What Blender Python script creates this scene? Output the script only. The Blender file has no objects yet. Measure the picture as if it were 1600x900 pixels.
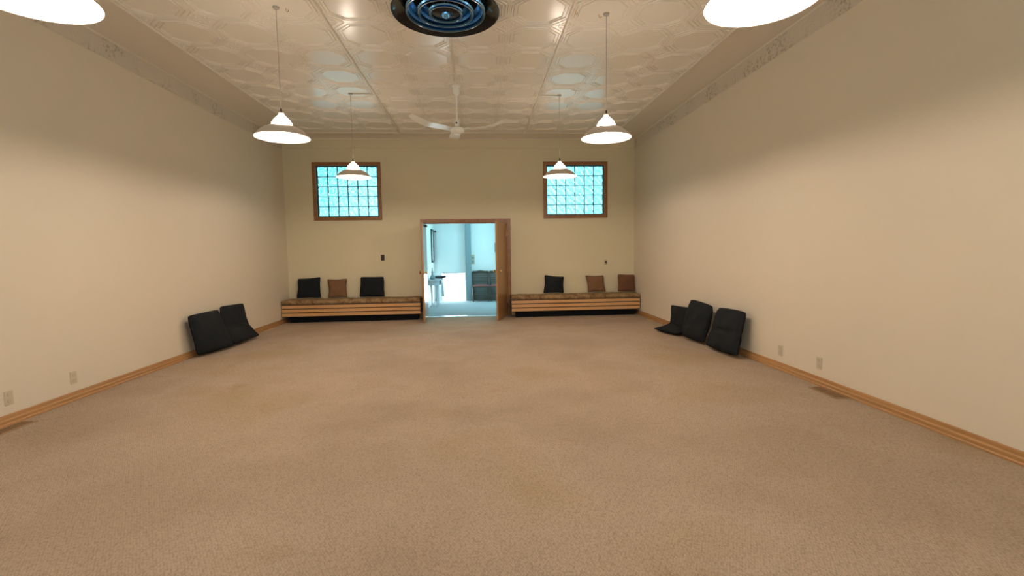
import bpy, bmesh, math, random
from mathutils import Vector, Matrix
random.seed(7)
sc = bpy.context.scene
C = sc.collection
PI = math.pi
# ------------------------------------------------------------------ camera
CAM_F, CAM_YAW, CAM_PITCH, CAM_ROLL, CAM_H = 742.3, .0689, -.0781, -.0149, 1.365
cd = bpy.data.cameras.new('camera'); cam = bpy.data.objects.new('camera', cd); C.objects.link(cam)
fw = Vector((math.sin(CAM_YAW)*math.cos(CAM_PITCH), math.cos(CAM_YAW)*math.cos(CAM_PITCH), math.sin(CAM_PITCH)))
rt = Vector((math.cos(CAM_YAW), -math.sin(CAM_YAW), 0)); up = rt.cross(fw)
r2 = rt*math.cos(CAM_ROLL)+up*math.sin(CAM_ROLL); u2 = -rt*math.sin(CAM_ROLL)+up*math.cos(CAM_ROLL)
m = Matrix((r2, u2, -fw)).transposed().to_4x4(); m.translation = (0, 0, CAM_H); cam.matrix_world = m
cd.sensor_width = 36; cd.lens = CAM_F*36/1600; cd.clip_start = .05; cd.clip_end = 200
sc.camera = cam
# ------------------------------------------------------------------ light and exposure
sc.view_settings.view_transform = 'Standard'; sc.view_settings.look = 'None'
sc.view_settings.exposure = 0.0; sc.view_settings.gamma = 1.0; sc.view_settings.use_curve_mapping = False
SKY_STRENGTH = 1.5
LAMP_COLOR = (1.0, .845, .71)
LAMP_POWER = 44.0          # watts of every pendant bulb
w = bpy.data.worlds.new('daylight'); sc.world = w; w.use_nodes = True
nt = w.node_tree; bgn = nt.nodes['Background']; bgn.inputs['Strength'].default_value = SKY_STRENGTH
tc = nt.nodes.new('ShaderNodeTexCoord'); nz = nt.nodes.new('ShaderNodeTexNoise'); nz.inputs['Scale'].default_value = 7
cr = nt.nodes.new('ShaderNodeValToRGB'); cr.color_ramp.elements[0].position = .40; cr.color_ramp.elements[1].position = .62
cr.color_ramp.elements[0].color = (.10, .68, .82, 1); cr.color_ramp.elements[1].color = (.55, .95, 1.0, 1)
nt.links.new(tc.outputs['Generated'], nz.inputs['Vector']); nt.links.new(nz.outputs['Fac'], cr.inputs['Fac'])
# the low sky is hazier and whiter straight ahead
nrm = nt.nodes.new('ShaderNodeVectorMath'); nrm.operation = 'NORMALIZE'; nt.links.new(tc.outputs['Generated'], nrm.inputs[0])
dt = nt.nodes.new('ShaderNodeVectorMath'); dt.operation = 'DOT_PRODUCT'; nt.links.new(nrm.outputs[0], dt.inputs[0])
dt.inputs[1].default_value = Vector((-.035, 1, .04)).normalized()
hz = nt.nodes.new('ShaderNodeMapRange'); hz.inputs[1].default_value = .967; hz.inputs[2].default_value = .997; nt.links.new(dt.outputs['Value'], hz.inputs[0])
mx = nt.nodes.new('ShaderNodeMix'); mx.data_type = 'RGBA'; nt.links.new(hz.outputs[0], mx.inputs[0]); nt.links.new(cr.outputs['Color'], mx.inputs[6])
mx.inputs[7].default_value = (.95, 1.25, 1.3, 1); nt.links.new(mx.outputs[2], bgn.inputs['Color'])

def area(name, loc, direction, sx, sy, power, col):
    l = bpy.data.lights.new(name, 'AREA'); l.shape = 'RECTANGLE'; l.size = sx; l.size_y = sy; l.energy = power; l.color = col
    o = bpy.data.objects.new(name, l); C.objects.link(o); o.location = loc
    o.rotation_euler = Vector(direction).to_track_quat('-Z', 'Y').to_euler(); return o
DAY = (.42, .88, 1.0)
area('foyer_side_daylight', (1.22, 12.0, 1.5), (-1, -.45, -.15), 1.6, 1.5, 54, DAY)  # added lamp standing in for foyer daylight, no window built in this wall
area('foyer_ceiling_fill', (.4, 12.0, 2.56), (0, 0, -1), 2.4, 1.6, 20, DAY)  # added overhead fill for the foyer, no opening in its ceiling
area('front_fill_light', (-.28, -3.35, 2.0), (0, 1, .5), 5.6, 1.6, 62, (.94, .91, .88))  # added fill for the ceiling and upper walls, placed before the front windows

# ------------------------------------------------------------------ materials
def mat(name, col=(.8, .8, .8), rough=.6, metal=0, spec=.5, **kw):
    M = bpy.data.materials.new(name); M.use_nodes = True
    b = M.node_tree.nodes['Principled BSDF']
    b.inputs['Base Color'].default_value = (*col, 1); b.inputs['Roughness'].default_value = rough
    b.inputs['Metallic'].default_value = metal; b.inputs['Specular IOR Level'].default_value = spec
    for k, v in kw.items(): b.inputs[k.replace('_', ' ')].default_value = v
    return M
def nodes(M): return M.node_tree.nodes, M.node_tree.links, M.node_tree.nodes['Principled BSDF']
def coords(M, scale=(1, 1, 1), rot=(0, 0, 0)):
    n, l, b = nodes(M); t = n.new('ShaderNodeTexCoord'); mp = n.new('ShaderNodeMapping')
    mp.inputs['Scale'].default_value = scale; mp.inputs['Rotation'].default_value = rot
    l.new(t.outputs['Object'], mp.inputs['Vector']); return mp.outputs['Vector']
def noise(M, vec, scale, detail=2, rough=.5):
    n, l, b = nodes(M); t = n.new('ShaderNodeTexNoise'); t.inputs['Scale'].default_value = scale
    t.inputs['Detail'].default_value = detail; t.inputs['Roughness'].default_value = rough
    l.new(vec, t.inputs['Vector']); return t.outputs['Fac']
def ramp(M, fac, stops):
    n, l, b = nodes(M); r = n.new('ShaderNodeValToRGB'); e = r.color_ramp.elements
    while len(e) < len(stops): e.new(.5)
    for k, (p, c) in enumerate(stops): e[k].position = p; e[k].color = (*c, 1)
    l.new(fac, r.inputs['Fac']); return r.outputs['Color']
def mix(M, fac, a, b_, mode='MIX'):
    n, l, b = nodes(M); x = n.new('ShaderNodeMix'); x.data_type = 'RGBA'; x.blend_type = mode
    if isinstance(fac, (int, float)): x.inputs[0].default_value = fac
    else: l.new(fac, x.inputs[0])
    for i, v in ((6, a), (7, b_)):
        if isinstance(v, tuple): x.inputs[i].default_value = (*v, 1)
        else: l.new(v, x.inputs[i])
    return x.outputs[2]
def math_(M, op, a, b_=0.):
    n, l, b = nodes(M); x = n.new('ShaderNodeMath'); x.operation = op
    for i, v in ((0, a), (1, b_)):
        if isinstance(v, (int, float)): x.inputs[i].default_value = v
        else: l.new(v, x.inputs[i])
    return x.outputs[0]
def bump(M, h, dist, strength=1):
    n, l, b = nodes(M); x = n.new('ShaderNodeBump'); x.inputs['Distance'].default_value = dist
    x.inputs['Strength'].default_value = strength
    l.new(h, x.inputs['Height']); l.new(x.outputs[0], b.inputs['Normal'])
def setc(M, c): M.node_tree.links.new(c, nodes(M)[2].inputs['Base Color'])

def wall_paint(name, a, b_):
    M = mat(name, a, .55, spec=.25); v = coords(M)
    setc(M, mix(M, noise(M, v, 1.3, 2), a, b_)); bump(M, noise(M, v, 160, 2), .0006, .5); return M
M_wall = wall_paint('cream_wall_paint', (.76, .68, .54), (.73, .65, .515))
M_back = wall_paint('cream_wall_paint_yellow_lit', (.74, .655, .45), (.71, .63, .43))  # same cream paint, yellowed for the light on the back wall
M_tin = mat('glossy_painted_tin', (.78, .70, .575), .21, spec=.5)
v = coords(M_tin); setc(M_tin, mix(M_tin, noise(M_tin, v, 2.5, 3), (.89, .82, .71), (.86, .79, .68)))
bump(M_tin, noise(M_tin, v, 5, 3), .004, .18)
M_cove = mat('painted_tin_cove', (.76, .68, .56), .4, spec=.3)
M_frieze = mat('worn_embossed_frieze', (.6, .55, .48), .5, spec=.3)
v = coords(M_frieze); f1 = noise(M_frieze, v, 26, 4, .6); f2 = noise(M_frieze, v, 2.3, 2)
peel = math_(M_frieze, 'MULTIPLY', ramp(M_frieze, f1, [(.50, (0, 0, 0)), (.60, (1, 1, 1))]), ramp(M_frieze, f2, [(.50, (0, 0, 0)), (.60, (1, 1, 1))]))
setc(M_frieze, mix(M_frieze, peel, (.67, .60, .50), (.44, .38, .29))); bump(M_frieze, f1, .01, .8)

M_carpet = mat('beige_loop_carpet', (.45, .33, .22), .95, spec=.1)
v = coords(M_carpet); vd = coords(M_carpet, (1, 1, 1), (0, 0, .7))
n_, l_, b_ = nodes(M_carpet)
vo = n_.new('ShaderNodeTexVoronoi'); vo.inputs['Scale'].default_value = 100; vo.inputs['Randomness'].default_value = .5
l_.new(coords(M_carpet, (1, .62, 1), (0, 0, .75)), vo.inputs['Vector'])
big = noise(M_carpet, v, .55, 3, .55); fine = noise(M_carpet, v, 95, 3, .7)
c1 = ramp(M_carpet, big, [(.38, (.43, .335, .245)), (.52, (.485, .385, .29)), (.66, (.445, .34, .225))])
st = ramp(M_carpet, noise(M_carpet, v, 1.7, 4, .6), [(.62, (0, 0, 0)), (.74, (1, 1, 1))])
c2 = mix(M_carpet, math_(M_carpet, 'MULTIPLY', st, .5), c1, (.38, .265, .155))
loops = ramp(M_carpet, vo.outputs['Distance'], [(.0, (1.12, 1.12, 1.12)), (.42, (1, 1, 1)), (.75, (.52, .50, .48))])
c3 = mix(M_carpet, .55, c2, loops, 'MULTIPLY')
c4 = mix(M_carpet, .5, c3, ramp(M_carpet, fine, [(.3, (.72, .72, .72)), (.7, (1.1, 1.1, 1.1))]), 'MULTIPLY')
setc(M_carpet, c4); bump(M_carpet, math_(M_carpet, 'SUBTRACT', fine, vo.outputs['Distance']), .006, .8)
M_fcarpet = mat('blue_grey_foyer_carpet', (.30, .36, .38), .95, spec=.1)
v = coords(M_fcarpet); setc(M_fcarpet, mix(M_fcarpet, noise(M_fcarpet, v, 60, 3), (.26, .31, .33), (.38, .42, .44)))

def wood(name, a, b_, rough=.35, rot=(0, 0, 0), sc_=(1, 1, 1)):
    M = mat(name, a, rough, spec=.5); v = coords(M, sc_, rot)
    g = noise(M, v, 14, 4, .65); setc(M, ramp(M, g, [(.3, a), (.7, b_)])); return M
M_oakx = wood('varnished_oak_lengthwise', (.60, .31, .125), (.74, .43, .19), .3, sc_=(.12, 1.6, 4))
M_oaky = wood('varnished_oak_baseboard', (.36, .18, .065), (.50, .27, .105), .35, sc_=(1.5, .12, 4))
M_oakz = wood('varnished_oak_upright', (.36, .16, .06), (.48, .23, .09), .3, sc_=(2, 2, .12))
M_door = wood('honey_oak_door_veneer', (.33, .165, .062), (.43, .23, .09), .25, sc_=(3, 3, .15))
M_trimd = wood('reddish_oak_trim', (.25, .10, .032), (.35, .155, .055), .35, sc_=(2, 2, 1))
M_darkwood = mat('dark_stained_wood', (.05, .022, .014), .5)
M_black = mat('black_toe_kick', (.004, .005, .008), .7, spec=.2)
def cloth(name, a, b_, rough=.9, s=90, d=.002):
    M = mat(name, a, rough, spec=.15); v = coords(M); f = noise(M, v, s, 3, .7)
    setc(M, mix(M, f, a, b_)); bump(M, f, d, .7); return M
M_blackcloth = cloth('black_cotton_cushion', (.009, .0105, .013), (.018, .021, .024))
M_blackpipe = cloth('black_piping', (.003, .003, .004), (.006, .006, .007))
M_brown = cloth('brown_woven_fabric', (.15, .072, .034), (.27, .145, .075), s=55)
M_brown2 = cloth('darker_brown_woven_fabric', (.12, .052, .028), (.20, .092, .05), s=55)
M_brownpipe = cloth('brown_edge_seam', (.075, .032, .016), (.12, .055, .028))
M_pad = mat('mottled_brown_bench_fabric', (.25, .17, .09), .85, spec=.15)
v = coords(M_pad, (1, 1, 1)); setc(M_pad, ramp(M_pad, noise(M_pad, v, 9, 5, .7), [(.34, (.14, .075, .035)), (.5, (.29, .18, .085)), (.64, (.38, .28, .15))]))
bump(M_pad, noise(M_pad, v, 70, 3), .003, .6)
M_white = mat('white_gap_light', (.78, .74, .66), .3)  # white for the daylight line painted at the door hinge
M_fan = mat('white_fan_enamel', (.92, .90, .83), .25)
M_shade = mat('white_lamp_shade_enamel', (.62, .54, .46), .35)
M_cord = mat('pale_cord', (.45, .40, .33), .5)
M_blackp = mat('black_plastic', (.01, .01, .01), .4)
M_ivory = mat('ivory_plastic', (.60, .52, .38), .4)
M_ivoryd = mat('ivory_plastic_receptacle', (.55, .475, .34), .4)
M_bswitch = mat('brown_plastic', (.028, .012, .006), .35)
M_brass = mat('polished_brass', (.80, .56, .26), .2, 1)
M_steel = mat('brushed_steel', (.7, .72, .74), .25, 1)
M_diff = mat('glossy_black_metal', (.004, .005, .008), .14, spec=.35)
M_diffblue = mat('blue_reflection_metal', (.18, .50, .95), .25, 1)  # blue daylight reflection put into the metal colour
M_diffcone = mat('blue_reflection_cone', (.05, .17, .34), .22, 1)  # window reflection tinted into the black cones
M_diffrim = mat('polished_ring_edge', (.55, .6, .65), .2, 1)
M_reg = mat('tan_floor_register_metal', (.34, .22, .11), .5, .2)
M_regd = mat('register_slot', (.17, .10, .045), .8)
M_fwall = mat('white_foyer_paint', (.80, .84, .84), .5)
M_fgrey = mat('grey_green_wainscot', (.19, .22, .205), .5)
M_fcol = mat('blue_grey_post_paint', (.22, .31, .34), .5)
M_tablew = mat('pale_painted_wood', (.55, .60, .66), .45)
M_clothw = mat('white_table_linen', (.82, .86, .88), .8)
M_chairw = mat('weathered_brown_chair_wood', (.075, .05, .035), .35)
M_seatr = cloth('faded_red_seat_fabric', (.25, .07, .065), (.34, .11, .10))
M_print = mat('framed_print', (.75, .78, .80), .3)
v = coords(M_print); setc(M_print, ramp(M_print, noise(M_print, v, 11, 3), [(.52, (.8, .82, .85)), (.6, (.30, .30, .36))]))
M_outside = mat('plaster_outside', (.6, .6, .58), .8)
def emis(name, col, s):
    M = mat(name, col, .5); b = nodes(M)[2]; b.inputs['Emission Color'].default_value = (*col, 1); b.inputs['Emission Strength'].default_value = s; return M
M_bulb = emis('glowing_bulb_glass', LAMP_COLOR, 30)
M_cap = emis('lit_frosted_glass_cap', (1, .86, .73), 40)
M_lens = emis('lit_white_diffuser', (1, .93, .82), 1.5)
M_sunpatch = emis('sunlight_patch_glow', (.80, .95, 1), 9)  # emission in place of sunlight on the foyer door, also spills onto the floor
# glass block
M_glass = bpy.data.materials.new('wavy_glass_block'); M_glass.use_nodes = True
b = nodes(M_glass)[2]; b.inputs['Base Color'].default_value = (.68, .97, 1, 1); b.inputs['Roughness'].default_value = .07
b.inputs['Transmission Weight'].default_value = 1; b.inputs['IOR'].default_value = 1.32
v = coords(M_glass)
n_, l_, b_ = nodes(M_glass); wv = n_.new('ShaderNodeTexWave'); wv.inputs['Scale'].default_value = 4; wv.inputs['Distortion'].default_value = 6
wv.inputs['Detail'].default_value = 2; wv.inputs['Detail Scale'].default_value = 2.2; wv.bands_direction = 'DIAGONAL'; l_.new(v, wv.inputs['Vector']); bump(M_glass, wv.outputs['Fac'], .008, 1)
M_pane = mat('clear_window_glass', (1, 1, 1), .0, Transmission_Weight=1.0, IOR=1.02)
M_mortar = mat('dark_block_joint', (.03, .05, .07), .6)

# ------------------------------------------------------------------ mesh helpers
class MB:
    def __init__(s): s.v = []; s.f = []
    def add(s, vs, fs):
        o = len(s.v); s.v += [tuple(p) for p in vs]; s.f += [tuple(i+o for i in f) for f in fs]; return s
    def box(s, x0, x1, y0, y1, z0, z1, M=None):
        vs = [Vector((x, y, z)) for x in (x0, x1) for y in (y0, y1) for z in (z0, z1)]
        if M is not None: vs = [M @ p for p in vs]
        return s.add(vs, [(0, 1, 3, 2), (4, 6, 7, 5), (0, 4, 5, 1), (2, 3, 7, 6), (0, 2, 6, 4), (1, 5, 7, 3)])
    def lathe(s, prof, cx=0, cy=0, seg=48, closed=False):
        n = len(prof); vs = []; fs = []
        for k in range(seg):
            a = 2*PI*k/seg
            vs += [(cx+r*math.cos(a), cy+r*math.sin(a), z) for r, z in prof]
        for k in range(seg):
            k2 = (k+1) % seg
            for i in range(n-1): fs.append((k*n+i, k2*n+i, k2*n+i+1, k*n+i+1))
            if closed: fs.append((k*n+n-1, k2*n+n-1, k2*n, k*n))
        return s.add(vs, fs)
    def tube(s, pts, r, seg=8):
        pts = [Vector(p) for p in pts]; n = len(pts); rr = r if isinstance(r, (list, tuple)) else [r]*n; vs = []
        for i, p in enumerate(pts):
            d = (pts[min(i+1, n-1)]-pts[max(i-1, 0)]).normalized()
            a = d.cross(Vector((0, 0, 1)) if abs(d.z) < .9 else Vector((1, 0, 0))).normalized(); b = d.cross(a)
            vs += [p+(a*math.cos(2*PI*k/seg)+b*math.sin(2*PI*k/seg))*rr[i] for k in range(seg)]
        fs = [(i*seg+k, i*seg+(k+1) % seg, (i+1)*seg+(k+1) % seg, (i+1)*seg+k) for i in range(n-1) for k in range(seg)]
        fs += [tuple(range(seg)), tuple(range((n-1)*seg, n*seg))]
        return s.add(vs, fs)
    def sweep(s, prof, axis, a0, a1):
        # prof: closed polygon of (p, q); axis 'y' -> (p, t, q); axis 'x' -> (t, p, q)
        n = len(prof); vs = []
        for t in (a0, a1): vs += [((p, t, q) if axis == 'y' else (t, p, q)) for p, q in prof]
        fs = [(i, (i+1) % n, n+(i+1) % n, n+i) for i in range(n)]+[tuple(range(n)), tuple(range(n, 2*n))]
        return s.add(vs, fs)
    def build(s, name, M, parent=None, smooth=False, bevel=0, loc=None):
        me = bpy.data.meshes.new(name); me.from_pydata(s.v, [], s.f); me.update()
        bm = bmesh.new(); bm.from_mesh(me); bmesh.ops.recalc_face_normals(bm, faces=bm.faces); bm.to_mesh(me); bm.free()
        if loc is not None:
            me.transform(Matrix.Translation(-Vector(loc)))
        me.materials.append(M); o = bpy.data.objects.new(name, me); C.objects.link(o)
        if loc is not None: o.location = loc
        if smooth:
            for p in me.polygons: p.use_smooth = True
            try: me.set_sharp_from_angle(angle=math.radians(40))
            except Exception: pass
        if bevel:
            bv = o.modifiers.new('bevel', 'BEVEL'); bv.width = bevel; bv.segments = 2; bv.limit_method = 'ANGLE'
        if parent is not None: o.parent = parent
        return o
def tag(o, label=None, cat=None, group=None, kind=None):
    for k, v in (('label', label), ('category', cat), ('group', group), ('kind', kind)):
        if v: o[k] = v
    return o
def empty(name, loc, label, cat, group=None, rz=0):
    o = bpy.data.objects.new(name, None); C.objects.link(o); o.location = loc; o.rotation_euler.z = rz; o.empty_display_size = .1
    return tag(o, label, cat, group)
def copy_tree(o, parent=None):
    kids = list(o.children); c = o.copy(); C.objects.link(c); c.parent = parent
    for ch in kids: copy_tree(ch, c)
    return c
def struct(o, label, cat='structure'): return tag(o, label, cat, kind='structure')

# ------------------------------------------------------------------ room shell
XL, XR, YB, YF = -3.889, 3.325, 10.0, -3.6
ZC, ZB, ZFR = 3.722, 3.669, 3.455           # flat ceiling, bead above the frieze, foot of the frieze
CXL, CXR, CYB = -3.33, 2.815, 9.70          # edges of the flat tin field
T = .15
struct(MB().box(XL-T, XR+T, YF-T, YB+.02, -.12, 0).build('floor', M_carpet), 'beige loop pile carpet covering the whole hall floor', 'floor')
struct(MB().box(XL-T, XL, YF-T, YB+T, 0, ZC+.1).build('wall_left', M_wall), 'long plain cream wall on the left side', 'wall')
struct(MB().box(XR, XR+T, YF-T, YB+T, 0, ZC+.1).build('wall_right', M_wall), 'long plain cream wall on the right side', 'wall')
# back wall with a door opening and two window openings
OX0, OX1, OZ = -1.115, .605, 1.965
WZ0, WZ1 = 2.035, 3.205
WIN = [(-3.3187, 1.362), (1.3773, 1.362)]
TR = .068
bw = MB(); xs = [XL]; 
holes = [(WIN[0][0]+TR, WIN[0][0]+1.362-TR, WZ0+TR, WZ1-TR), (OX0, OX1, -1, OZ), (WIN[1][0]+TR, WIN[1][0]+1.362-TR, WZ0+TR, WZ1-TR)]
x = XL
for (a, b, z0, z1) in holes:
    bw.box(x, a, YB, YB+T, 0, ZC+.1)
    if z0 > 0: bw.box(a, b, YB, YB+T, 0, z0)
    bw.box(a, b, YB, YB+T, z1, ZC+.1); x = b
bw.box(x, XR, YB, YB+T, 0, ZC+.1)
struct(bw.build('wall_back', M_back), 'cream far wall with two high windows and a double doorway', 'wall')
# front wall behind the camera, with shop windows
fwm = MB(); FZ0, FZ1 = .75, 2.7
spans = [(-3.3, -1.35), (-1.1, .55), (.8, 2.75)]; x = XL-T
for a, b in spans:
    fwm.box(x, a, YF-T, YF, 0, ZC+.1); fwm.box(a, b, YF-T, YF, 0, FZ0); fwm.box(a, b, YF-T, YF, FZ1, ZC+.1); x = b
fwm.box(x, XR+T, YF-T, YF, 0, ZC+.1)
struct(fwm.build('wall_front', M_wall), 'cream wall with tall windows behind the viewer', 'wall')
for k, (a, b) in enumerate(spans):
    fr = MB(); 
    for (x0, x1, z0, z1) in ((a, a+.06, FZ0, FZ1), (b-.06, b, FZ0, FZ1), (a, b, FZ0, FZ0+.06), (a, b, FZ1-.06, FZ1), ((a+b)/2-.02, (a+b)/2+.02, FZ0, FZ1)):
        fr.box(x0, x1, YF-.1, YF-.02, z0, z1)
    o = fr.build('window_%d' % (k+3), M_trimd); struct(o, 'wood framed tall window in the wall behind the viewer', 'window')
    MB().box(a+.06, b-.06, YF-.065, YF-.055, FZ0+.06, FZ1-.06).build('window_pane', M_pane, o)

# ceiling: flat tin field with pressed tiles
TS = .6145
ce = MB()
ce.box(XL-T, XR+T, YF-T, YB+T, ZC+.0, ZC+.12)
def ridge(pts, wd, h, closed=False):
    """raised moulding on the underside of the ceiling along pts (x, y)"""
    n = len(pts); P = [Vector((p[0], p[1])) for p in pts]; vs = []
    for i in range(n):
        if closed: d1 = (P[i]-P[i-1]).normalized(); d2 = (P[(i+1) % n]-P[i]).normalized()
        else:
            d1 = (P[i]-P[i-1]).normalized() if i else (P[1]-P[0]).normalized()
            d2 = (P[i+1]-P[i]).normalized() if i < n-1 else d1
        t = (d1+d2).normalized(); nn = Vector((-t.y, t.x)); k = 1/max(.5, nn.dot(Vector((-d2.y, d2.x))))
        for off, dz in ((-wd/2, .001), (-wd*.22, -h), (wd*.22, -h), (wd/2, .001)):
            q = P[i]+nn*off*k; vs.append((q.x, q.y, ZC+dz))
    fs = []
    for i in range(n if closed else n-1):
        j = (i+1) % n
        for k in range(3): fs.append((i*4+k, i*4+k+1, j*4+k+1, j*4+k))
    ce.add(vs, fs)
def boss(x, y, r, h, seg=8):
    vs = [(x+r*math.cos(2*PI*k/seg), y+r*math.sin(2*PI*k/seg), ZC+.001) for k in range(seg)]
    vs += [(x+r*.6*math.cos(2*PI*k/seg), y+r*.6*math.sin(2*PI*k/seg), ZC-h*.75) for k in range(seg)]+[(x, y, ZC-h)]
    fs = [(k, (k+1) % seg, seg+(k+1) % seg, seg+k) for k in range(seg)]+[(seg+k, seg+(k+1) % seg, 2*seg) for k in range(seg)]
    ce.add(vs, fs)
def octo(cx, cy, ap, sh=.45):
    c = ap*sh
    return [(cx+ap, cy-c), (cx+ap, cy+c), (cx+c, cy+ap), (cx-c, cy+ap), (cx-ap, cy+c), (cx-ap, cy-c), (cx-c, cy-ap), (cx+c, cy-ap)]
Y0 = 9.46
for i in range(10):
    for j in range(16):
        cx = CXL+TS*(i+.5); cy = Y0-TS*(j+.5)
        if cy < .4: continue
        ridge(octo(cx, cy, .264), .013, .009, True)
        ridge(octo(cx, cy, .228), .012, .009, True)
        for sx in (-1, 1):
            ridge([(cx+sx*.289, cy-.085), (cx+sx*.289, cy+.085)], .011, .006)
            for sy in (-1, 1):
                # chevron and leaf in the tile corner
                ridge([(cx+sx*.292, cy+sy*.15), (cx+sx*.225, cy+sy*.225), (cx+sx*.15, cy+sy*.292)], .012, .007)
                boss(cx+sx*.262, cy+sy*.262, .019, .009)
                boss(cx+sx*.232, cy+sy*.285, .010, .007, 6); boss(cx+sx*.285, cy+sy*.232, .010, .007, 6)
for k in range(17):
    y = Y0-TS*k
    if y > .2: ridge([(CXL, y), (CXR, y)], .008, .003)
for i in range(1, 10): ridge([(CXL+TS*i, .2), (CXL+TS*i, CYB)], .007, .0025)
struct(ce.build('ceiling', M_tin), 'cream pressed tin ceiling with rows of embossed octagons', 'ceiling')
# long raised battens over the tin seams
def halfround(cx, wd, h, z): return [(cx-wd/2, z+.002), (cx-wd/2, z-h*.4), (cx-wd*.25, z-h), (cx+wd*.25, z-h), (cx+wd/2, z-h*.4), (cx+wd/2, z+.002)]
tn = [0]
def trim(mb, M, label, cat='trim', smooth=False):
    tn[0] += 1; return struct(mb.build('trim_%d' % tn[0], M, smooth=smooth), label, cat)
for cx, wd, lab in ((CXL, .045, 'pale raised batten along the left edge of the tin ceiling'), (CXR, .045, 'pale raised batten along the right edge of the tin ceiling'),
                    (-1.495, .034, 'raised batten on the ceiling left of the ceiling fan'), (.965, .028, 'raised batten on the ceiling right of the ceiling fan'), (-.27, .022, 'thin cable moulding on the ceiling running to the fan')):
    trim(MB().sweep(halfround(cx, wd, wd*.5, ZC), 'y', .2, CYB if abs(cx+.27) > .01 else 6.9), M_cove, lab)
trim(MB().sweep(halfround(CYB, .04, .02, ZC), 'x', CXL, CXR), M_cove, 'pale raised batten along the far edge of the tin ceiling')
# coves between the flat field and the bead
def coveprof(p0, p1):
    pts = []
    for k in range(9):
        t = k/8; pts.append((p0+(p1-p0)*t, ZC-(ZC-ZB)*(1-math.cos(t*PI/2))-.004))
    return pts+[(p1, ZC+.01), (p0, ZC+.01)]
trim(MB().sweep(coveprof(CXL, XL), 'y', YF, YB), M_cove, 'smooth ceiling cove along the left wall', smooth=True)
trim(MB().sweep(coveprof(CXR, XR), 'y', YF, YB), M_cove, 'smooth ceiling cove along the right wall', smooth=True)
trim(MB().sweep(coveprof(CYB, YB), 'x', CXL, CXR), M_cove, 'smooth ceiling cove along the far wall', smooth=True)
# bead and worn frieze under it
def beadp(x, s, z=ZB): return [(x, z+.014), (x+s*.022, z+.010), (x+s*.028, z-.004), (x+s*.016, z-.016), (x, z-.018)]
for x, s, side in ((XL, 1, 'left'), (XR, -1, 'right')):
    trim(MB().sweep(beadp(x, s), 'y', YF, YB), M_cove, 'thin crown bead at the top of the %s wall' % side)
    trim(MB().sweep([(x, ZB), (x+s*.012, ZB), (x+s*.012, ZFR+.01), (x, ZFR)], 'y', YF, YB-.013), M_frieze, 'worn peeling frieze strip high on the %s wall' % side)
trim(MB().sweep(beadp(YB, -1), 'x', XL, XR), M_cove, 'thin crown bead at the top of the far wall')
trim(MB().sweep([(YB, ZB), (YB-.012, ZB), (YB-.012, ZFR+.03), (YB, ZFR+.02)], 'x', XL, XR), M_back, 'plain frieze strip high on the far wall')
# baseboards
def bbp(x, s, h=.085): return [(x, 0), (x+s*.026, 0), (x+s*.026, h*.15), (x+s*.019, h*.24), (x+s*.019, h*.50), (x+s*.009, h*.62), (x+s*.007, h*.92), (x+s*.004, h), (x, h)]
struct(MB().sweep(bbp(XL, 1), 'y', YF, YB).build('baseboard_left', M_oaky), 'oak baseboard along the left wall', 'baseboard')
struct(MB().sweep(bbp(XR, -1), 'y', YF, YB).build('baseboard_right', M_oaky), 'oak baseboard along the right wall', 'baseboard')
for nm, a, b in (('baseboard_back', XL, OX0-.08), ('baseboard_back.001', OX1+.08, XR)):
    struct(MB().sweep(bbp(YB, -1), 'x', a+.02, b-.02).build(nm, M_oakx), 'oak baseboard on the far wall, %s the doorway' % ('left of' if a < -2 else 'right of'), 'baseboard')

# block windows in the back wall
for k, (wx, ww) in enumerate(WIN):
    side = 'left' if k == 0 else 'right'
    root = bpy.data.objects.new('window_%d' % (k+1), None); C.objects.link(root); root.location = (wx+ww/2, YB, WZ0)
    struct(root, 'oak framed glass block window high on the %s of the far wall' % side, 'window')
    L = Vector((wx+ww/2, YB, WZ0)); x0, x1 = wx, wx+ww
    fr = MB()
    fr.box(x0, x1, YB-.022, YB-.001, WZ1-TR, WZ1); fr.box(x0, x1, YB-.022, YB-.001, WZ0, WZ0+TR)
    fr.box(x0, x0+TR, YB-.0225, YB-.001, WZ0+TR, WZ1-TR); fr.box(x1-TR, x1, YB-.0225, YB-.001, WZ0+TR, WZ1-TR)
    for o in (fr.build('window_frame', M_trimd, bevel=.004),): o.parent = root; o.matrix_parent_inverse = Matrix.Translation(-L)
    gx0, gx1, gz0, gz1 = x0+TR+.001, x1-TR-.001, WZ0+TR+.001, WZ1-TR-.001
    g = MB(); mo = MB(); nx, nz = 6, 5; b = .010; pw = (gx1-gx0-.03)/nx; ph = (gz1-gz0-.03)/nz
    mo.box(gx0, gx0+.018, YB+.02, YB+.12, gz0, gz1); mo.box(gx1-.018, gx1, YB+.02, YB+.12, gz0, gz1)
    mo.box(gx0+.018, gx1-.018, YB+.02, YB+.12, gz0, gz0+.018); mo.box(gx0+.018, gx1-.018, YB+.02, YB+.12, gz1-.018, gz1)
    for i in range(1, nx): mo.box(gx0+.015+pw*i-.0045, gx0+.015+pw*i+.0045, YB+.03, YB+.11, gz0+.018, gz1-.018)
    for j in range(1, nz): mo.box(gx0+.018, gx1-.018, YB+.031, YB+.109, gz0+.015+ph*j-.0045, gz0+.015+ph*j+.0045)
    for i in range(nx):
        for j in range(nz):
            a = gx0+.015+pw*i; c = gz0+.015+ph*j
            g.box(a+.006, a+pw-.006, YB+.04, YB+.10, c+.006, c+ph-.006)
    for o in (g.build('glass_blocks', M_glass, bevel=.008), mo.build('block_joints', M_mortar)):
        o.parent = root; o.matrix_parent_inverse = Matrix.Translation(-L)

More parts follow.
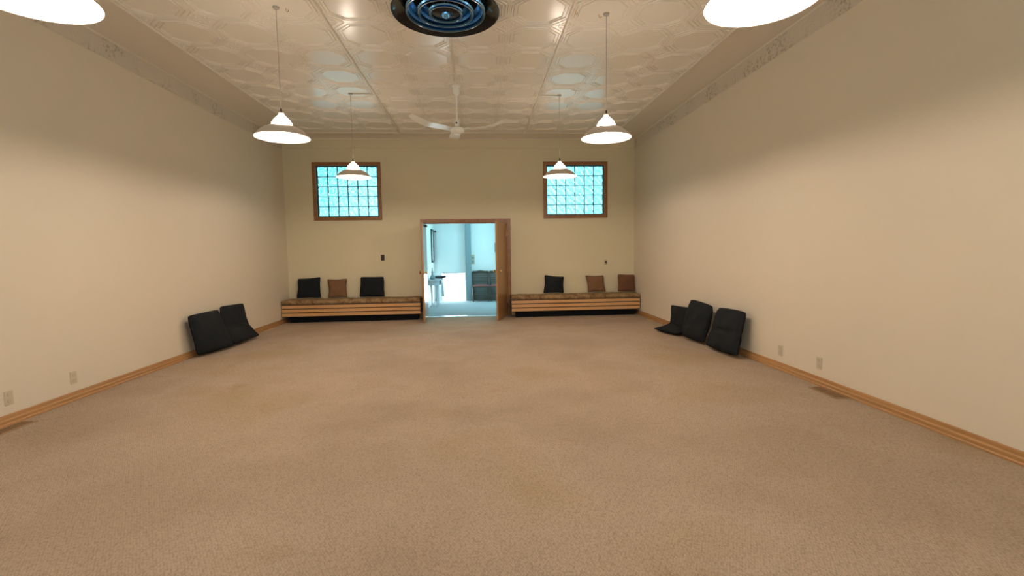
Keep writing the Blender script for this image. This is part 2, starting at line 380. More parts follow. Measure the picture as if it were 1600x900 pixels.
# double door casing
cs = MB(); cw = .072
for x0, x1 in ((OX0-cw, OX0), (OX1, OX1+cw)): cs.box(x0, x1, YB-.022, YB-.001, 0, OZ+cw)
cs.box(OX0, OX1, YB-.022, YB-.001, OZ, OZ+cw)
cs.box(OX0, OX0+.018, YB-.01, YB+T+.01, 0, OZ); cs.box(OX1-.018, OX1, YB-.01, YB+T+.01, 0, OZ); cs.box(OX0, OX1, YB-.01, YB+T+.01, OZ-.018, OZ)
struct(cs.build('trim_%d' % (tn[0]+1), M_trimd, bevel=.003), 'oak casing around the double doorway', 'door casing'); tn[0] += 1
tag(MB().sweep([(YB-.02, 0), (YB+.0, .012), (YB+.05, .012), (YB+.07, 0)], 'x', OX0+.02, OX1-.02).build('threshold_strip', M_steel), 'shiny metal threshold strip across the double doorway', 'threshold')
# door leaves (local: hinge at origin, leaf along +x, thickness in y)
def leaf(name, hinge, ang, flip, lab):
    root = bpy.data.objects.new(name, None); C.objects.link(root); root.location = hinge; root.rotation_euler.z = ang
    struct(root, lab, 'door')
    W = .825; s = flip
    MB().box(.0, W, -.018, .018, .012, OZ-.03).build('door_panel', M_door, root, bevel=.002)
    h = MB()
    for sd in (-1, 1):
        h.tube([(W-.07, sd*.018, .975), (W-.07, sd*.026, .975)], .027, 16)
        h.tube([(W-.07, sd*.02, .975), (W-.07, sd*.042, .975), (W-.07, sd*.052, .975), (W-.07, sd*.064, .975), (W-.07, sd*.076, .975), (W-.07, sd*.082, .975)], [.012, .012, .026, .031, .026, .012], 16)
    h.build('door_handle', M_brass, root, smooth=True)
    for z in (.22, 1.0, 1.72):
        hg = MB(); hg.tube([(-.006, -s*.02, z-.05), (-.006, -s*.02, z+.05)], .007, 8); hg.box(0, .03, -s*.021-.0015, -s*.021+.0015, z-.045, z+.045)
        hg.build('hinge', M_brass, root, smooth=False)
    cl = MB(); cl.box(.22, .40, s*.02, s*.06, 1.86, 1.905)
    cl.build('door_closer', M_bswitch, root, bevel=.004)
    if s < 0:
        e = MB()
        for z0, z1 in ((1.87, 1.93), (1.19, 1.84), (.01, .23)): e.box(-.012, .014, -.026, -.0185, z0, z1)  # added white pieces imitate daylight through the hinge gap
        e.build('gap_light_strip', M_white, root)
    return root
leaf('door_1', (OX0+.030, YB-.035, 0), math.radians(-88.5), 1, 'open left leaf of the double door seen edge on')
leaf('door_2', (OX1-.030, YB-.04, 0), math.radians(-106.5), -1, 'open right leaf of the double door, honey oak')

# ------------------------------------------------------------------ foyer behind the doorway
FY = 13.35; FXL, FXR, FZ = -1.25, 1.30, 2.6
struct(MB().box(FXL-T, FXR+T, YB+T*.0+.02, FY+T, -.12, -.001).build('floor.001', M_fcarpet), 'blue grey carpet of the foyer beyond the doorway', 'floor')
struct(MB().box(FXL-T, FXL, YB+T, FY+T, 0, FZ).build('wall_foyer_left', M_fwall), 'white foyer wall on the left', 'wall')
struct(MB().box(FXR, FXR+T, YB+T, FY+T, 0, FZ).build('wall_foyer_right', M_fwall), 'white foyer wall on the right', 'wall')
struct(MB().box(FXL, FXR, FY, FY+T, 0, FZ).build('wall_foyer_back', M_fwall), 'bright white far wall of the foyer', 'wall')
struct(MB().box(FXL-T, FXR+T, YB+T, FY+T, FZ, FZ+.1).build('ceiling.001', M_fwall), 'white foyer ceiling', 'ceiling')
struct(MB().box(-.20, FXR, FY-.025, FY-.001, 0, .76).box(-.20, FXR, FY-.045, FY-.001, .76, .785).build('trim_%d' % (tn[0]+1), M_fgrey), 'dark grey green wainscot on the foyer far wall', 'wainscot'); tn[0] += 1
struct(MB().box(-.355, -.205, FY-.16, FY-.001, 0, FZ).build('trim_%d' % (tn[0]+1), M_fcol, bevel=.004), 'blue grey square post on the foyer far wall', 'post'); tn[0] += 1
# foyer door; its low panel glows to stand in for a sunlight patch
d3 = bpy.data.objects.new('door_3', None); C.objects.link(d3); d3.location = (-.76, FY, 0); struct(d3, 'white foyer door with a lower panel glowing like a sunlight patch', 'door')
dd = MB(); X0, X1 = -.40, .395
dd.box(X0, X0+.13, -.035, -.001, 0, 1.90); dd.box(X1-.03, X1, -.035, -.001, 0, 1.90)
dd.box(X0+.13, X1-.03, -.035, -.001, .76, 1.90)
dd.box(X0-.05, X0, -.02, -.001, 0, 1.95); dd.box(X0-.05, X1, -.02, -.001, 1.90, 1.95)
dd.build('door_panel', M_fwall, d3)
MB().box(X0+.13, X1-.03, -.02, -.001, .0, .76).build('glow_panel', M_sunpatch, d3)
MB().box(X0+.16, X1-.05, -.05, -.036, .775, .785).build('push_bar', M_fcol, d3)

def spot(mb, name, M, parent, **k): return mb.build(name, M, parent, **k)
# chairs
def make_chair(loc, label):
    r = empty('side_chair', loc, label, 'chair', 'chairs in the foyer')
    W, D, S = .45, .42, .44
    for sx in (-1, 1):
        MB().tube([(sx*(W/2-.02), -D/2+.02, 0), (sx*(W/2-.018), -D/2+.02, S-.03)], [.013, .018], 8).build('leg', M_chairw, r, smooth=True)
        MB().tube([(sx*(W/2-.03), D/2-.0, 0), (sx*(W/2-.025), D/2-.03, S), (sx*(W/2-.012), D/2+.015, .82)], [.014, .017, .013], 8).build('leg', M_chairw, r, smooth=True)
    MB().box(-W/2, W/2, -D/2, D/2-.03, S-.06, S-.015).build('seat_frame', M_chairw, r, bevel=.006)
    n = 8; vs = []; fs = []
    for i in range(n+1):
        for j in range(n+1):
            u, v = i/n, j/n; vs.append(((u-.5)*(W-.01), -D/2+.005+v*(D-.05), S-.015+.03*(math.sin(PI*u)*math.sin(PI*v))**.4))
    for i in range(n):
        for j in range(n): a = i*(n+1)+j; fs.append((a, a+1, a+n+2, a+n+1))
    m_ = MB().add(vs, fs); m_.box(-W/2+.005, W/2-.005, -D/2+.005, D/2-.045, S-.02, S-.01); m_.build('seat', M_seatr, r, smooth=True)
    for i, z in enumerate((.52, .58, .64, .70)):
        MB().tube([(-W/2+.025, D/2-.02+.01*i/3, z), (0, D/2+.01, z), (W/2-.025, D/2-.02+.01*i/3, z)], .010, 6).build('back_slat', M_chairw, r, smooth=True)
    cr_ = MB()
    pts = [(-W/2-.01+W*1.04*k/10, D/2+.012, .79+.02*math.sin(PI*k/10)+.006*math.cos(4*PI*k/10)) for k in range(11)]
    cr_.tube(pts, [.018]+[.026]*9+[.018], 8); cr_.build('crest_rail', M_chairw, r, smooth=True)
    MB().tube([(-W/2+.02, -D/2+.02, .17), (0, -D/2+.015, .20), (W/2-.02, -D/2+.02, .17)], .010, 6).build('stretcher', M_chairw, r, smooth=True)
    return r
make_chair((.04, FY-.30, 0), 'brown wooden chair with red seat against the foyer far wall, next to the grey post')
make_chair((.52, FY-.30, 0), 'brown wooden chair with red seat in the foyer, half hidden behind the open door leaf')
# demilune table with things on it
TBY = 12.15
t = empty('side_table', (-1.085, TBY, 0), 'pale demilune side table with a draped white cloth on the left of the foyer', 'table')
def half_disc(r, z0, z1, ry=None):
    n = 16; m_ = MB(); ry = ry or r; vs = []
    for z in (z0, z1): vs += [(-.14+r*math.cos(-PI/2+PI*k/n), ry*math.sin(-PI/2+PI*k/n), z) for k in range(n+1)]
    fs = [(k, k+1, n+2+k, n+1+k) for k in range(n)]+[tuple(range(n+1)), tuple(range(n+1, 2*n+2)), (0, n, 2*n+1, n+1)]
    return m_.add(vs, fs)
half_disc(.33, .655, .68, .42).build('table_top', M_tablew, t, bevel=.004)
half_disc(.27, .54, .655, .36).build('apron', M_tablew, t)
for px, py in ((.02, -.25), (.02, .25), (-.10, -.30)):
    MB().tube([(px, py, 0), (px*.9, py*.9, .25), (px, py, .56)], [.012, .018, .026], 8).build('leg', M_tablew, t, smooth=True)
n = 14; vs = []; fs = []
for i in range(n+1):
    for j in range(n+1):
        u, v = i/n, j/n; y = (-.18+.36*u); d = v*.62
        if d < .25: p = (-.10+d, y, .684)
        else:
            q = d-.25; p = (.155+.035*math.sin(u*13)*min(1, q*5)+.02, y*(1-.5*q), .684-q*(1.0+.25*math.sin(u*PI)))
        vs.append(p)
for i in range(n):
    for j in range(n): a = i*(n+1)+j; fs.append((a, a+1, a+n+2, a+n+1))
tcl = MB().add(vs, fs).build('table_cloth', M_clothw, None, smooth=True); tcl.location = (-1.1, TBY, 0); md = tcl.modifiers.new('solid', 'SOLIDIFY'); md.thickness = .004; md.offset = 1
tag(tcl, 'white cloth hanging over the edge of the foyer side table', 'cloth')
bg = MB().lathe([(0, 0), (.10, .002), (.15, .02), (.16, .05), (.12, .07), (.05, .06), (0, .055)], seg=20).build('shallow_bowl', M_blackp, smooth=True); bg.location = (-.99, TBY+.10, .689)
tag(bg, 'dark shallow bowl on the foyer side table', 'bowl')
vz = MB().lathe([(0, 0), (.055, .001), (.07, .03), (.05, .08), (.025, .12), (.03, .17), (.014, .22), (.012, .28), (0, .29)], seg=16).build('table_ornament', M_fcol, smooth=True); vz.location = (-1.16, TBY-.20, .689)
tag(vz, 'pale spired ornament behind the dark bowl on the side table', 'ornament')
# foyer picture, right picture and notice tags
pf = empty('picture_frame', (FXL, 13.0, 1.09), 'tall black framed print on the left foyer wall', 'picture')
MB().box(0.0, .03, -.30, -.27, 0, .88).box(0, .03, .24, .27, 0, .88).box(0, .03, -.27, .24, 0, .03).box(0, .03, -.27, .24, .85, .88).build('frame', M_blackp, pf)
MB().box(.001, .012, -.27, .24, .03, .85).build('print', M_print, pf)
sw = empty('switch_panel', (-.16, FY-.001, 1.00), 'tall switch panel with two dark buttons by the grey foyer post', 'switch')
MB().box(-.045, .045, -.012, 0, 0, .27).build('cover_plate', M_ivoryd, sw, bevel=.002)
for z in (.08, .19): MB().box(-.028, .028, -.022, -.012, z-.03, z+.03).build('button', M_fcol, sw)
pr = empty('wall_plaque', (.50, FY-.001, 1.34), 'small dark plaque on the foyer wall by the open door leaf', 'plaque')
MB().box(-.05, .05, -.02, 0, 0, .26).build('backing', M_fcol, pr, bevel=.003); MB().box(-.035, .035, -.03, -.02, .02, .08).build('holder', M_blackp, pr)

# ------------------------------------------------------------------ benches
def make_bench(x0, x1, label, closed_right):
    cx = (x0+x1)/2; r = empty('slatted_bench', (cx, YB, 0), label, 'bench', 'slatted benches on the far wall'); h = (x1-x0)/2
    F = -.45
    MB().box(-h+.03, h-.03, F+.025, -.022, .135, .36).build('bench_box', M_darkwood, r)
    MB().box(-h+.015, h-.015, F, -.022, .36, .372).build('seat_board', M_darkwood, r)
    for k in range(3):
        z = .137+k*.0785
        MB().box(-h, h, F, F+.022, z, z+.060).build('front_slat', M_oakx, r, bevel=.003)
    for s in (-1, 1):
        e = s*(h-.012)
        MB().box(min(e, e-s*.022), max(e, e-s*.022), F+.023, -.023, .137, .358).build('end_panel', M_trimd if False else M_darkwood, r)
    MB().box(-h+.10, h-.07, F+.12, -.023, .001, .135).build('toe_kick', M_black, r)
    return r
make_bench(XL+.015, -1.185, 'oak slatted bench left of the doorway on a black plinth', True)
make_bench(.648, XR-.02, 'oak slatted bench right of the doorway on a black plinth', False)
def soft_box(x0, x1, y0, y1, z0, z1, nx=28, r=.03, puff=.012):
    """upholstered pad with rounded edges and a slightly crowned, uneven top"""
    m_ = MB(); ny = 8; ring = []
    def P(u, v):
        x = x0+(x1-x0)*u; y = y0+(y1-y0)*v
        eu = min(u*(x1-x0), (1-u)*(x1-x0)); ev = min(v*(y1-y0), (1-v)*(y1-y0))
        e = min(1, min(eu, ev)/r); drop = r*(1-math.sqrt(max(0, 1-(1-e)**2)))
        return (x, y, z1-drop+puff*(math.sin(PI*min(1, max(0, v)))*.8)+.003*math.sin(x*9)+.002*math.sin(x*23+1))
    us = [0, .004, .01, .018]+[.03+.94*k/nx for k in range(nx+1)]+[.982, .99, .996, 1]; vs_ = [0, .02, .05, .10, .3, .5, .7, .9, .95, .98, 1]
    A, B = len(us), len(vs_); top = [P(u, v) for u in us for v in vs_]; bot = [(p[0], p[1], z0) for p in top]
    fs = []
    for i in range(A-1):
        for j in range(B-1):
            a = i*B+j; fs.append((a, a+1, a+B+1, a+B)); b = a+A*B; fs.append((b, b+B, b+B+1, b+1))
    for i in range(A-1):
        for j in (0, B-1): a = i*B+j; fs.append((a, a+B, a+B+A*B, a+A*B))
    for j in range(B-1):
        for i in (0, A-1): a = i*B+j; fs.append((a, a+1, a+1+A*B, a+A*B))
    return m_.add(top+bot, fs)
def pad(x0, x1, label):
    c = Vector(((x0+x1)/2, YB-.23, .372))
    o = soft_box(x0, x1, YB-.462, YB-.024, .373, .452).build('bench_pad', M_pad, None, smooth=True, loc=c)
    s_ = MB(); s_.tube([(x0+.01, YB-.463, .386), (x1-.01, YB-.463, .386)], .004, 6)
    p = s_.build('piping', M_brownpipe, None, smooth=True, loc=c); p.parent = o; p.location = (0, 0, 0)
    return tag(o, label, 'cushion pad', 'brown seat pads on the benches')
pad(XL+.02, -2.53, 'brown mottled seat pad on the left part of the bench left of the doorway')
pad(-2.525, -1.19, 'brown mottled seat pad on the part of the left bench nearest the doorway')
pad(.645, 1.985, 'brown mottled seat pad on the part of the right bench nearest the doorway')
pad(1.99, XR-.025, 'brown mottled seat pad at the right wall end of the right bench')

# ------------------------------------------------------------------ pillows
def pillow(name, rows, thick, M, Mp, label, cat, group, normal, bow=.05, crease=0, seed=0, sep=False):
    """rows: list from bottom to top of (left point, right point); a puffed, piped cushion"""
    rnd = random.Random(seed); rows = [(Vector(a), Vector(b)) for a, b in rows]; nn = Vector(normal).normalized()
    n = 22; K = len(rows)-1
    def rowat(v):
        t = v*K; i = min(int(t), K-1); f = t-i
        if K > 1:
            def cr_(idx, s):
                g = lambda q: rows[max(0, min(K, q))][s]
                p0, p1, p2, p3 = g(idx-1), g(idx), g(idx+1), g(idx+2)
                return .5*((2*p1)+(p2-p0)*f+(2*p0-5*p1+4*p2-p3)*f*f+(3*p1-p0-3*p2+p3)*f**3)
            return cr_(i, 0), cr_(i, 1)
        return rows[0][0].lerp(rows[1][0], f), rows[0][1].lerp(rows[1][1], f)
    ph = [rnd.uniform(0, 6) for _ in range(6)]
    def base(u, v):
        U, V = 2*u-1, 2*v-1; k = .05 if thick > .115 else .03
        wob = .004*math.sin(9*u+ph[4])+.004*math.sin(11*v+ph[5])
        u, v = .5+.5*U*(1-k*V**6)+wob, .5+.5*V*(1-k*U**6)
        a, b = rowat(min(1, max(0, v))); p = a.lerp(b, u); v = min(1, max(0, v))
        # edges bow inwards a little between the corners
        a0, b0 = rowat(v); wdt = (b0-a0); du = -bow*math.sin(PI*v)*(2*u-1)*abs(2*u-1)
        c0 = rowat(0); c1 = rowat(1); hgt = (c1[0]+c1[1]-c0[0]-c0[1])*.5
        dv = -bow*math.sin(PI*u)*(2*v-1)*abs(2*v-1)
        return p+wdt*du+hgt*dv*.8
    e = 1e-3
    vs = []; 
    def puff(u, v):
        a = max(0, 1-abs(2*u-1)**2.6); b = max(0, 1-abs(2*v-1)**2.6)
        h = (a*b)**.55
        w_ = 1+.13*math.sin(6*u+ph[0])*math.sin(5*v+ph[1])+.07*math.sin(14*u+9*v+ph[2])+.04*math.sin(23*v-6*u+ph[3])
        cw_ = 1-crease*math.exp(-((v-.47-.05*math.sin(3*u+ph[3]))/.045)**2)*(.4+.6*math.sin(PI*u))
        return h*w_*cw_
    for side in (1, -1):
        for i in range(n+1):
            for j in range(n+1):
                u, v = i/n, j/n; p = base(u, v)
                du = base(min(1, u+e), v)-base(max(0, u-e), v); dv = base(u, min(1, v+e))-base(u, max(0, v-e))
                q = du.cross(dv); q = q.normalized() if q.length > 0 else nn
                if q.dot(nn) < 0: q = -q
                vs.append(p+q*side*(thick/2*puff(u, v)+.002))
    fs = []; S = (n+1)**2
    for s in (0, 1):
        for i in range(n):
            for j in range(n): a = s*S+i*(n+1)+j; fs.append((a, a+1, a+n+2, a+n+1))
    edge = [(i, 0) for i in range(n)]+[(n, j) for j in range(n)]+[(n-i, n) for i in range(n)]+[(0, n-j) for j in range(n)]
    idx = [i*(n+1)+j for i, j in edge]
    for k in range(len(idx)): a, b = idx[k], idx[(k+1) % len(idx)]; fs.append((a, b, b+S, a+S))
    c = sum((p for p in rows[0]), Vector())/2
    o = MB().add(vs, fs).build(name, M, None, smooth=True, loc=c)
    for p in o.data.polygons: p.use_smooth = True
    pts = [base(i/n, j/n) for i, j in edge]; pts.append(pts[0])
    pp = MB().tube(pts, .0065 if thick > .11 else .005, 6).build('piping', Mp, None, smooth=True, loc=c); pp.parent = o; pp.location = (0, 0, 0)
    return tag(o, label, cat, group)
# on the benches (standing on the pad, leaning on the far wall)
def bench_pillow(bl, br, tl, tr, M, Mp, label, seed, thick=.11, yb=9.85, yt=9.92, bow=.04):
    z0 = .475
    rows = [((bl, yb, z0), (br, yb, z0)), ((tl[0], yt, tl[1]), (tr[0], yt, tr[1]))]
    return pillow('throw_pillow', rows, thick, M, Mp, label, 'pillow', 'throw pillows on the benches', (0, -1, 0), bow=bow, seed=seed)
bench_pillow(-3.69, -3.205, (-3.68, .862), (-3.225, .892), M_blackcloth, M_blackpipe, 'black pillow at the left end of the bench left of the doorway', 1)
bench_pillow(-3.06, -2.69, (-3.09, .842), (-2.70, .848), M_brown, M_brownpipe, 'brown pillow between the two black pillows on the left bench', 2, .09, bow=.055)
bench_pillow(-2.44, -1.945, (-2.42, .875), (-1.955, .872), M_blackcloth, M_blackpipe, 'black pillow on the left bench, nearer the doorway', 3, bow=.02)
bench_pillow(1.335, 1.775, (1.375, .850), (1.79, .805), M_blackcloth, M_blackpipe, 'single black pillow on the bench right of the doorway', 4, bow=.055)
bench_pillow(2.285, 2.665, (2.245, .822), (2.635, .818), M_brown, M_brownpipe, 'light brown pillow on the right bench, beside the black pillow', 5, .09, bow=.06)
bench_pillow(2.93, 3.295, (2.945, .835), (3.30, .818), M_brown2, M_brownpipe, 'darker brown pillow at the right wall end of the right bench', 6, .09, bow=.03)
# floor cushions leaning on the side walls
def floor_cushion(rows, label, seed, nrm, thick=.13, crease=0, bow=.03, group=None):
    return pillow('floor_cushion', rows, thick, M_blackcloth, M_blackpipe, label, 'cushion', 'black floor cushions along the walls', nrm, bow=bow, crease=crease, seed=seed)
floor_cushion([((-3.775, 6.54, .035), (-3.60, 7.16, .045)), ((-3.775, 6.47, .30), (-3.70, 7.14, .30)), ((-3.80, 6.42, .575), (-3.79, 7.13, .575))], 'black floor cushion leaning on the left wall, nearer of the two', 11, (1, 0, .3), .14, bow=0)
floor_cushion([((-3.63, 7.20, .05), (-3.62, 8.00, .045)), ((-3.745, 7.18, .30), (-3.73, 7.86, .27)), ((-3.80, 7.20, .61), (-3.80, 7.90, .585))], 'black floor cushion leaning on the left wall, farther of the two', 12, (1, 0, .3), .13, crease=.3, bow=.005)
floor_cushion([((3.02, 7.05, .05), (2.88, 7.66, .04)), ((3.20, 7.10, .11), (3.185, 7.72, .11)), ((3.235, 7.05, .45), (3.235, 7.80, .41))], 'slumped black floor cushion on the right wall, farthest of three', 13, (-1, 0, .5), .12, crease=.4, bow=.02)
floor_cushion([((3.12, 6.36, .045), (3.06, 6.96, .045)), ((3.20, 6.27, .56), (3.18, 6.93, .595))], 'upright black floor cushion in the middle of the three on the right wall', 14, (-1, 0, .3), .17, bow=-.01)
floor_cushion([((3.12, 5.50, .045), (3.08, 6.22, .045)), ((3.17, 5.54, .30), (3.15, 6.16, .30)), ((3.235, 5.53, .57), (3.225, 6.17, .555))], 'creased black floor cushion on the right wall, nearest of three', 15, (-1, 0, .3), .17, crease=.5, bow=-.02)

# ------------------------------------------------------------------ pendant lamps
RIMZ = 2.50
def make_pendant(label):
    r = empty('pendant_lamp', (0, 0, RIMZ), label, 'lamp', 'white pendant lamps')
    R = .255
    outer = [(R, 0), (R-.012, .014), (.20, .060), (.155, .088), (.115, .106), (.092, .114)]
    inner = [(.088, .110), (.112, .101), (.152, .083), (.197, .055), (R-.016, .010), (R-.003, -.003)]
    MB().lathe(outer+inner, seg=64, closed=True).build('lamp_shade', M_shade, r, smooth=True)
    cap = [(.094, .112), (.090, .135), (.072, .165), (.048, .190), (.030, .208), (.022, .216), (.0, .218)]
    MB().lathe(cap, seg=40).build('glass_cap', M_cap, r, smooth=True)
    MB().lathe([(0, .216), (.024, .216), (.026, .230), (.018, .240), (.0, .242)], seg=24).build('socket_cap', M_shade, r, smooth=True)
    MB().lathe([(0, .24), (.008, .24), (.008, .275), (0, .277)], seg=12).build('cord_grip', M_blackp, r, smooth=True)
    bl = MB().lathe([(0, .055), (.02, .058), (.038, .075), (.045, .10), (.038, .13), (.02, .150), (0, .152)], seg=24).build('bulb', M_bulb, r, smooth=True)
    MB().tube([(0, 0, .27), (0, 0, ZC-RIMZ-.005)], .0035, 6).build('cord', M_cord, r, smooth=True)
    MB().lathe([(0, ZC-RIMZ-.002), (.032, ZC-RIMZ-.002), (.028, ZC-RIMZ-.018), (0, ZC-RIMZ-.022)], seg=20).build('ceiling_canopy', M_cord, r, smooth=True)
    return r
pos = [(-1.93, 2.30, 'white pendant lamp at the top left, nearest on that side'), (1.335, 2.21, 'white pendant lamp at the top right, nearest on that side'),
       (-1.885, 4.88, 'white pendant lamp on the left between the near and far lamps'), (1.325, 4.88, 'white pendant lamp on the right between the near and far lamps'),
       (-1.845, 7.38, 'far left white pendant lamp hanging before the left window'), (1.275, 7.38, 'far right white pendant lamp hanging before the right window')]
proto = None
for x, y, lab in pos:
    o = make_pendant(lab) if proto is None else copy_tree(proto)
    proto = proto or o; o['label'] = lab; o.location = (x, y, RIMZ)
    l = bpy.data.lights.new('pendant_bulb_light', 'POINT'); l.energy = LAMP_POWER; l.color = LAMP_COLOR; l.shadow_soft_size = .04
    lo = bpy.data.objects.new('pendant_bulb_light', l); C.objects.link(lo); lo.location = (x, y, RIMZ+.035)
# surface cable from lamp roses to the battens
for x, y, x2, s in ((-1.845, 7.38, -1.50, 'left'), (1.275, 7.38, .97, 'right')):
    tag(MB().tube([(x+.036*(1 if x2>x else -1), y, ZC-.012), ((x+x2)/2, y-.01, ZC-.012), (x2, y-.005, ZC-.012)], .009, 6).build('cable_cover', M_cove), 'short painted cable cover on the ceiling beside the far %s lamp' % s, 'cable')
for x, y, lab in ((-1.80, 4.90, 'small brass hook beside the cord of the middle left lamp'), (1.255, 4.90, 'small brass hook beside the cord of the middle right lamp'), (1.0, 4.84, 'small dark hook on the ceiling near the right batten')):
    tag(MB().tube([(x, y, ZC), (x, y, ZC-.02), (x+.012, y, ZC-.035), (x+.024, y, ZC-.025), (x+.02, y, ZC-.012)], .004, 6).build('ceiling_hook', M_brass, smooth=True), lab, 'hook', 'ceiling hooks')

# ------------------------------------------------------------------ ceiling fan
FX, FYY = -.272, 7.01
f = empty('ceiling_fan', (FX, FYY, 3.03), 'white three blade ceiling fan hanging from the tin ceiling', 'ceiling fan')
MB().lathe([(0, ZC-3.03), (.062, ZC-3.03), (.064, ZC-3.045), (.05, ZC-3.06), (.052, ZC-3.075), (.047, ZC-3.14), (.022, ZC-3.17), (0, ZC-3.172)], seg=28).build('canopy', M_fan, f, smooth=True)
MB().tube([(0, 0, .2), (0, 0, ZC-3.16)], .0115, 12).build('downrod', M_fan, f, smooth=True)
MB().lathe([(0, .205), (.034, .203), (.036, .13), (.030, .125), (0, .124)], seg=20).lathe([(.0, .125), (.025, .125), (.025, .11), (0, .11)], seg=16).build('rod_collar', M_fan, f, smooth=True)
MB().tube([(-.006, -.030, .165), (-.006, -.040, .165)], .013, 10).build('collar_hole', M_bswitch, f, smooth=True)
MB().lathe([(0, .112), (.06, .110), (.098, .095), (.106, .075), (.104, .058), (.085, .035), (.05, .022), (.046, .010), (.0, .004)], seg=40).build('motor_housing', M_fan, f, smooth=True)
for a in (98, 218, 338):
    m_ = MB(); n = 14; vs = []
    for i in range(n+1):
        t = i/n; rr = .10+t*.66
        wdt = .05+.026*math.sin(PI*min(1, t*1.1))+(.012 if t > .7 else 0)
        if t > .93: wdt *= .72
        z = .072+.006*t+.075*max(0, (t-.62)/.38)**1.15
        for sgn in (-1, 1):
            for dz in (0, .004): vs.append((rr, sgn*wdt, z+dz+sgn*.012*(1-.4*t)))
    fs = []
    for i in range(n):
        a0, b0 = i*4, i*4+4
        fs += [(a0, a0+2, b0+2, b0), (a0+1, b0+1, b0+3, a0+3), (a0, b0, b0+1, a0+1), (a0+2, a0+3, b0+3, b0+2)]
    fs += [(0, 1, 3, 2), (n*4, n*4+2, n*4+3, n*4+1)]
    rot = Matrix.Rotation(math.radians(a), 4, 'Z')
    bl = m_.add(vs, fs); bl.v = [tuple(rot @ Vector(p)) for p in bl.v]
    ob = bl.build('blade', M_fan, f, smooth=True)
    k = MB().tube([rot @ Vector((.09, 0, .078)), rot @ Vector((.16, 0, .086))], .011, 8).build('blade_bracket', M_fan, f, smooth=True)

# ------------------------------------------------------------------ round black air diffuser
dz0 = 3.60
d = empty('air_diffuser', (-.262, 4.68, dz0), 'large round glossy black air diffuser with concentric rings on the ceiling', 'air vent')
up_ = ZC-dz0
MB().lathe([(.40, up_), (.44, .06), (.50, .012), (.505, .003), (.50, -.003), (.49, .0), (.435, .030), (.385, .065), (.37, up_)], seg=96).build('outer_ring', M_diff, d, smooth=True)
for r0, r1, z0, z1 in ((.365, .30, -.012, .10), (.255, .195, -.018, .095), (.15, .095, -.020, .085)):
    prof = [(r1, z1), (r1+.02, z1-.02), ((r0+r1)/2+.008, (z0+z1)/2-.004), (r0-.018, z0+.008), (r0, z0), (r0+.004, z0+.006), (r0-.008, z0+.022), ((r0+r1)/2+.02, (z0+z1)/2+.018), (r1+.012, z1+.01)]
    MB().lathe(prof, seg=96, closed=True).build('cone_ring', M_diffcone, d, smooth=True)
    rm, zm = (r0+r1)/2+.012, (z0+z1)/2+.002
    MB().lathe([(rm+.026, zm-.024), (rm+.015, zm-.034), (rm-.006, zm-.024), (rm-.016, zm-.002), (rm-.012, zm+.004), (rm+.014, zm-.012)], seg=96, closed=True).build('blue_reflection_band', M_diffblue, d, smooth=True)  # added band that carries the painted blue reflection
    MB().lathe([(r0, z0-.001), (r0+.0035, z0+.002), (r0+.002, z0+.005), (r0-.002, z0+.002)], seg=96, closed=True).build('ring_edge', M_diffrim, d, smooth=True)
MB().lathe([(0, -.012), (.12, -.006), (.135, .0), (.13, .012), (0, .015)], seg=64).build('centre_plate', M_diff, d, smooth=True)
MB().lathe([(0, -.045), (.018, -.044), (.034, -.034), (.042, -.020), (.045, -.008), (0, -.006)], seg=40).build('centre_knob', M_diffblue, d, smooth=True)
MB().lathe([(0, up_-.004), (.40, up_-.004), (.40, up_), (0, up_)], seg=48).build('duct_plate', M_black, d)

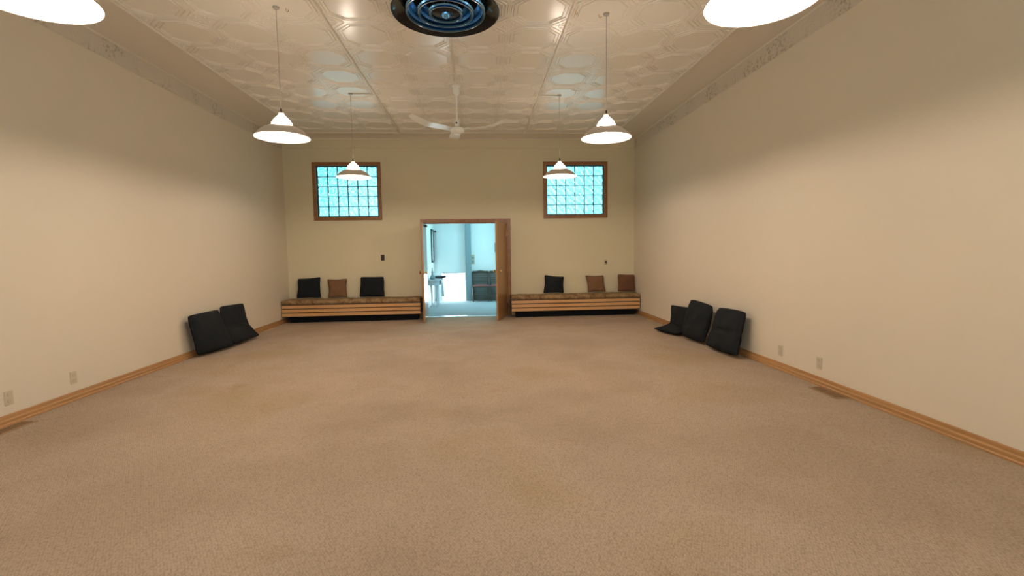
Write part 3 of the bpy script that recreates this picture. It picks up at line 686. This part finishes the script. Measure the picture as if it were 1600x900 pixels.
# ------------------------------------------------------------------ switches, outlets, floor registers
s1 = empty('light_switch', (-1.978, YB, 1.205), 'dark brown switch plate on the far wall left of the doorway', 'switch')
MB().box(-.037, .037, -.006, 0, 0, .118).build('cover_plate', M_bswitch, s1, bevel=.002); MB().box(-.012, .012, -.014, -.006, .04, .078).build('toggle', M_blackp, s1, bevel=.002)
s2 = empty('wall_thermostat', (2.704, YB, 1.035), 'small ivory wall control with a black knob above the right bench', 'wall control')
MB().box(-.035, .035, -.006, 0, 0, .11).build('cover_plate', M_ivoryd, s2, bevel=.002)
MB().tube([(0, -.006, .062), (0, -.03, .062)], .019, 14).build('knob', M_blackp, s2, smooth=True); MB().box(-.016, .016, -.009, -.006, .012, .024).build('slot', M_bswitch, s2)
def outlet(x, y, s, label):
    o = empty('wall_outlet', (x, y, .16), label, 'outlet', 'ivory wall outlets', 0 if s > 0 else PI)
    MB().box(0, .006, -.037, .037, 0, .118).build('cover_plate', M_ivory, o, bevel=.002)
    for z in (.032, .086):
        MB().tube([(.006, 0, z), (.009, 0, z)], .017, 14).build('receptacle', M_ivoryd, o)
for y, lab in ((4.115, 'ivory outlet low on the left wall, at the left edge of the view'), (4.745, 'ivory outlet low on the left wall, the one farther along the wall')): outlet(XL, y, 1, lab)
for y, lab in ((4.985, 'ivory outlet low on the right wall, nearer the floor cushions'), (4.383, 'ivory outlet low on the right wall, above the floor register')): outlet(XR, y, -1, lab)
def register(x, y, ln, label, M=M_reg, wd=.13):
    r = empty('floor_register', (x, y, 0), label, 'floor vent', 'floor registers by the baseboards')
    MB().box(-wd/2, wd/2, -ln/2, ln/2, .0, .006).build('frame', M, r, bevel=.002)
    MB().box(-wd/2+.018, wd/2-.018, -ln/2+.018, ln/2-.018, .0061, .0068).build('slots', M_regd, r)
    lv = MB(); n = 12
    for k in range(n): yy = -ln/2+.025+(ln-.05)*k/(n-1); lv.box(-wd/2+.018, wd/2-.018, yy-.004, yy+.004, .0068, .009)
    lv.build('louvres', M, r)
register(XR-.10, 4.13, .36, 'tan floor register by the right baseboard, under the outlet')
register(XL+.11, 3.98, .36, 'tan floor register by the left baseboard, at the edge of the view')
M_regl = mat('pale_floor_register_metal', (.55, .42, .25), .4, .3)
register(XR-.07, 8.85, .26, 'pale floor register between the right bench and the slumped cushion', M_regl, .08)
register(XL+.08, 8.80, .26, 'pale floor register between the left bench and the floor cushions', M_regl, .08)
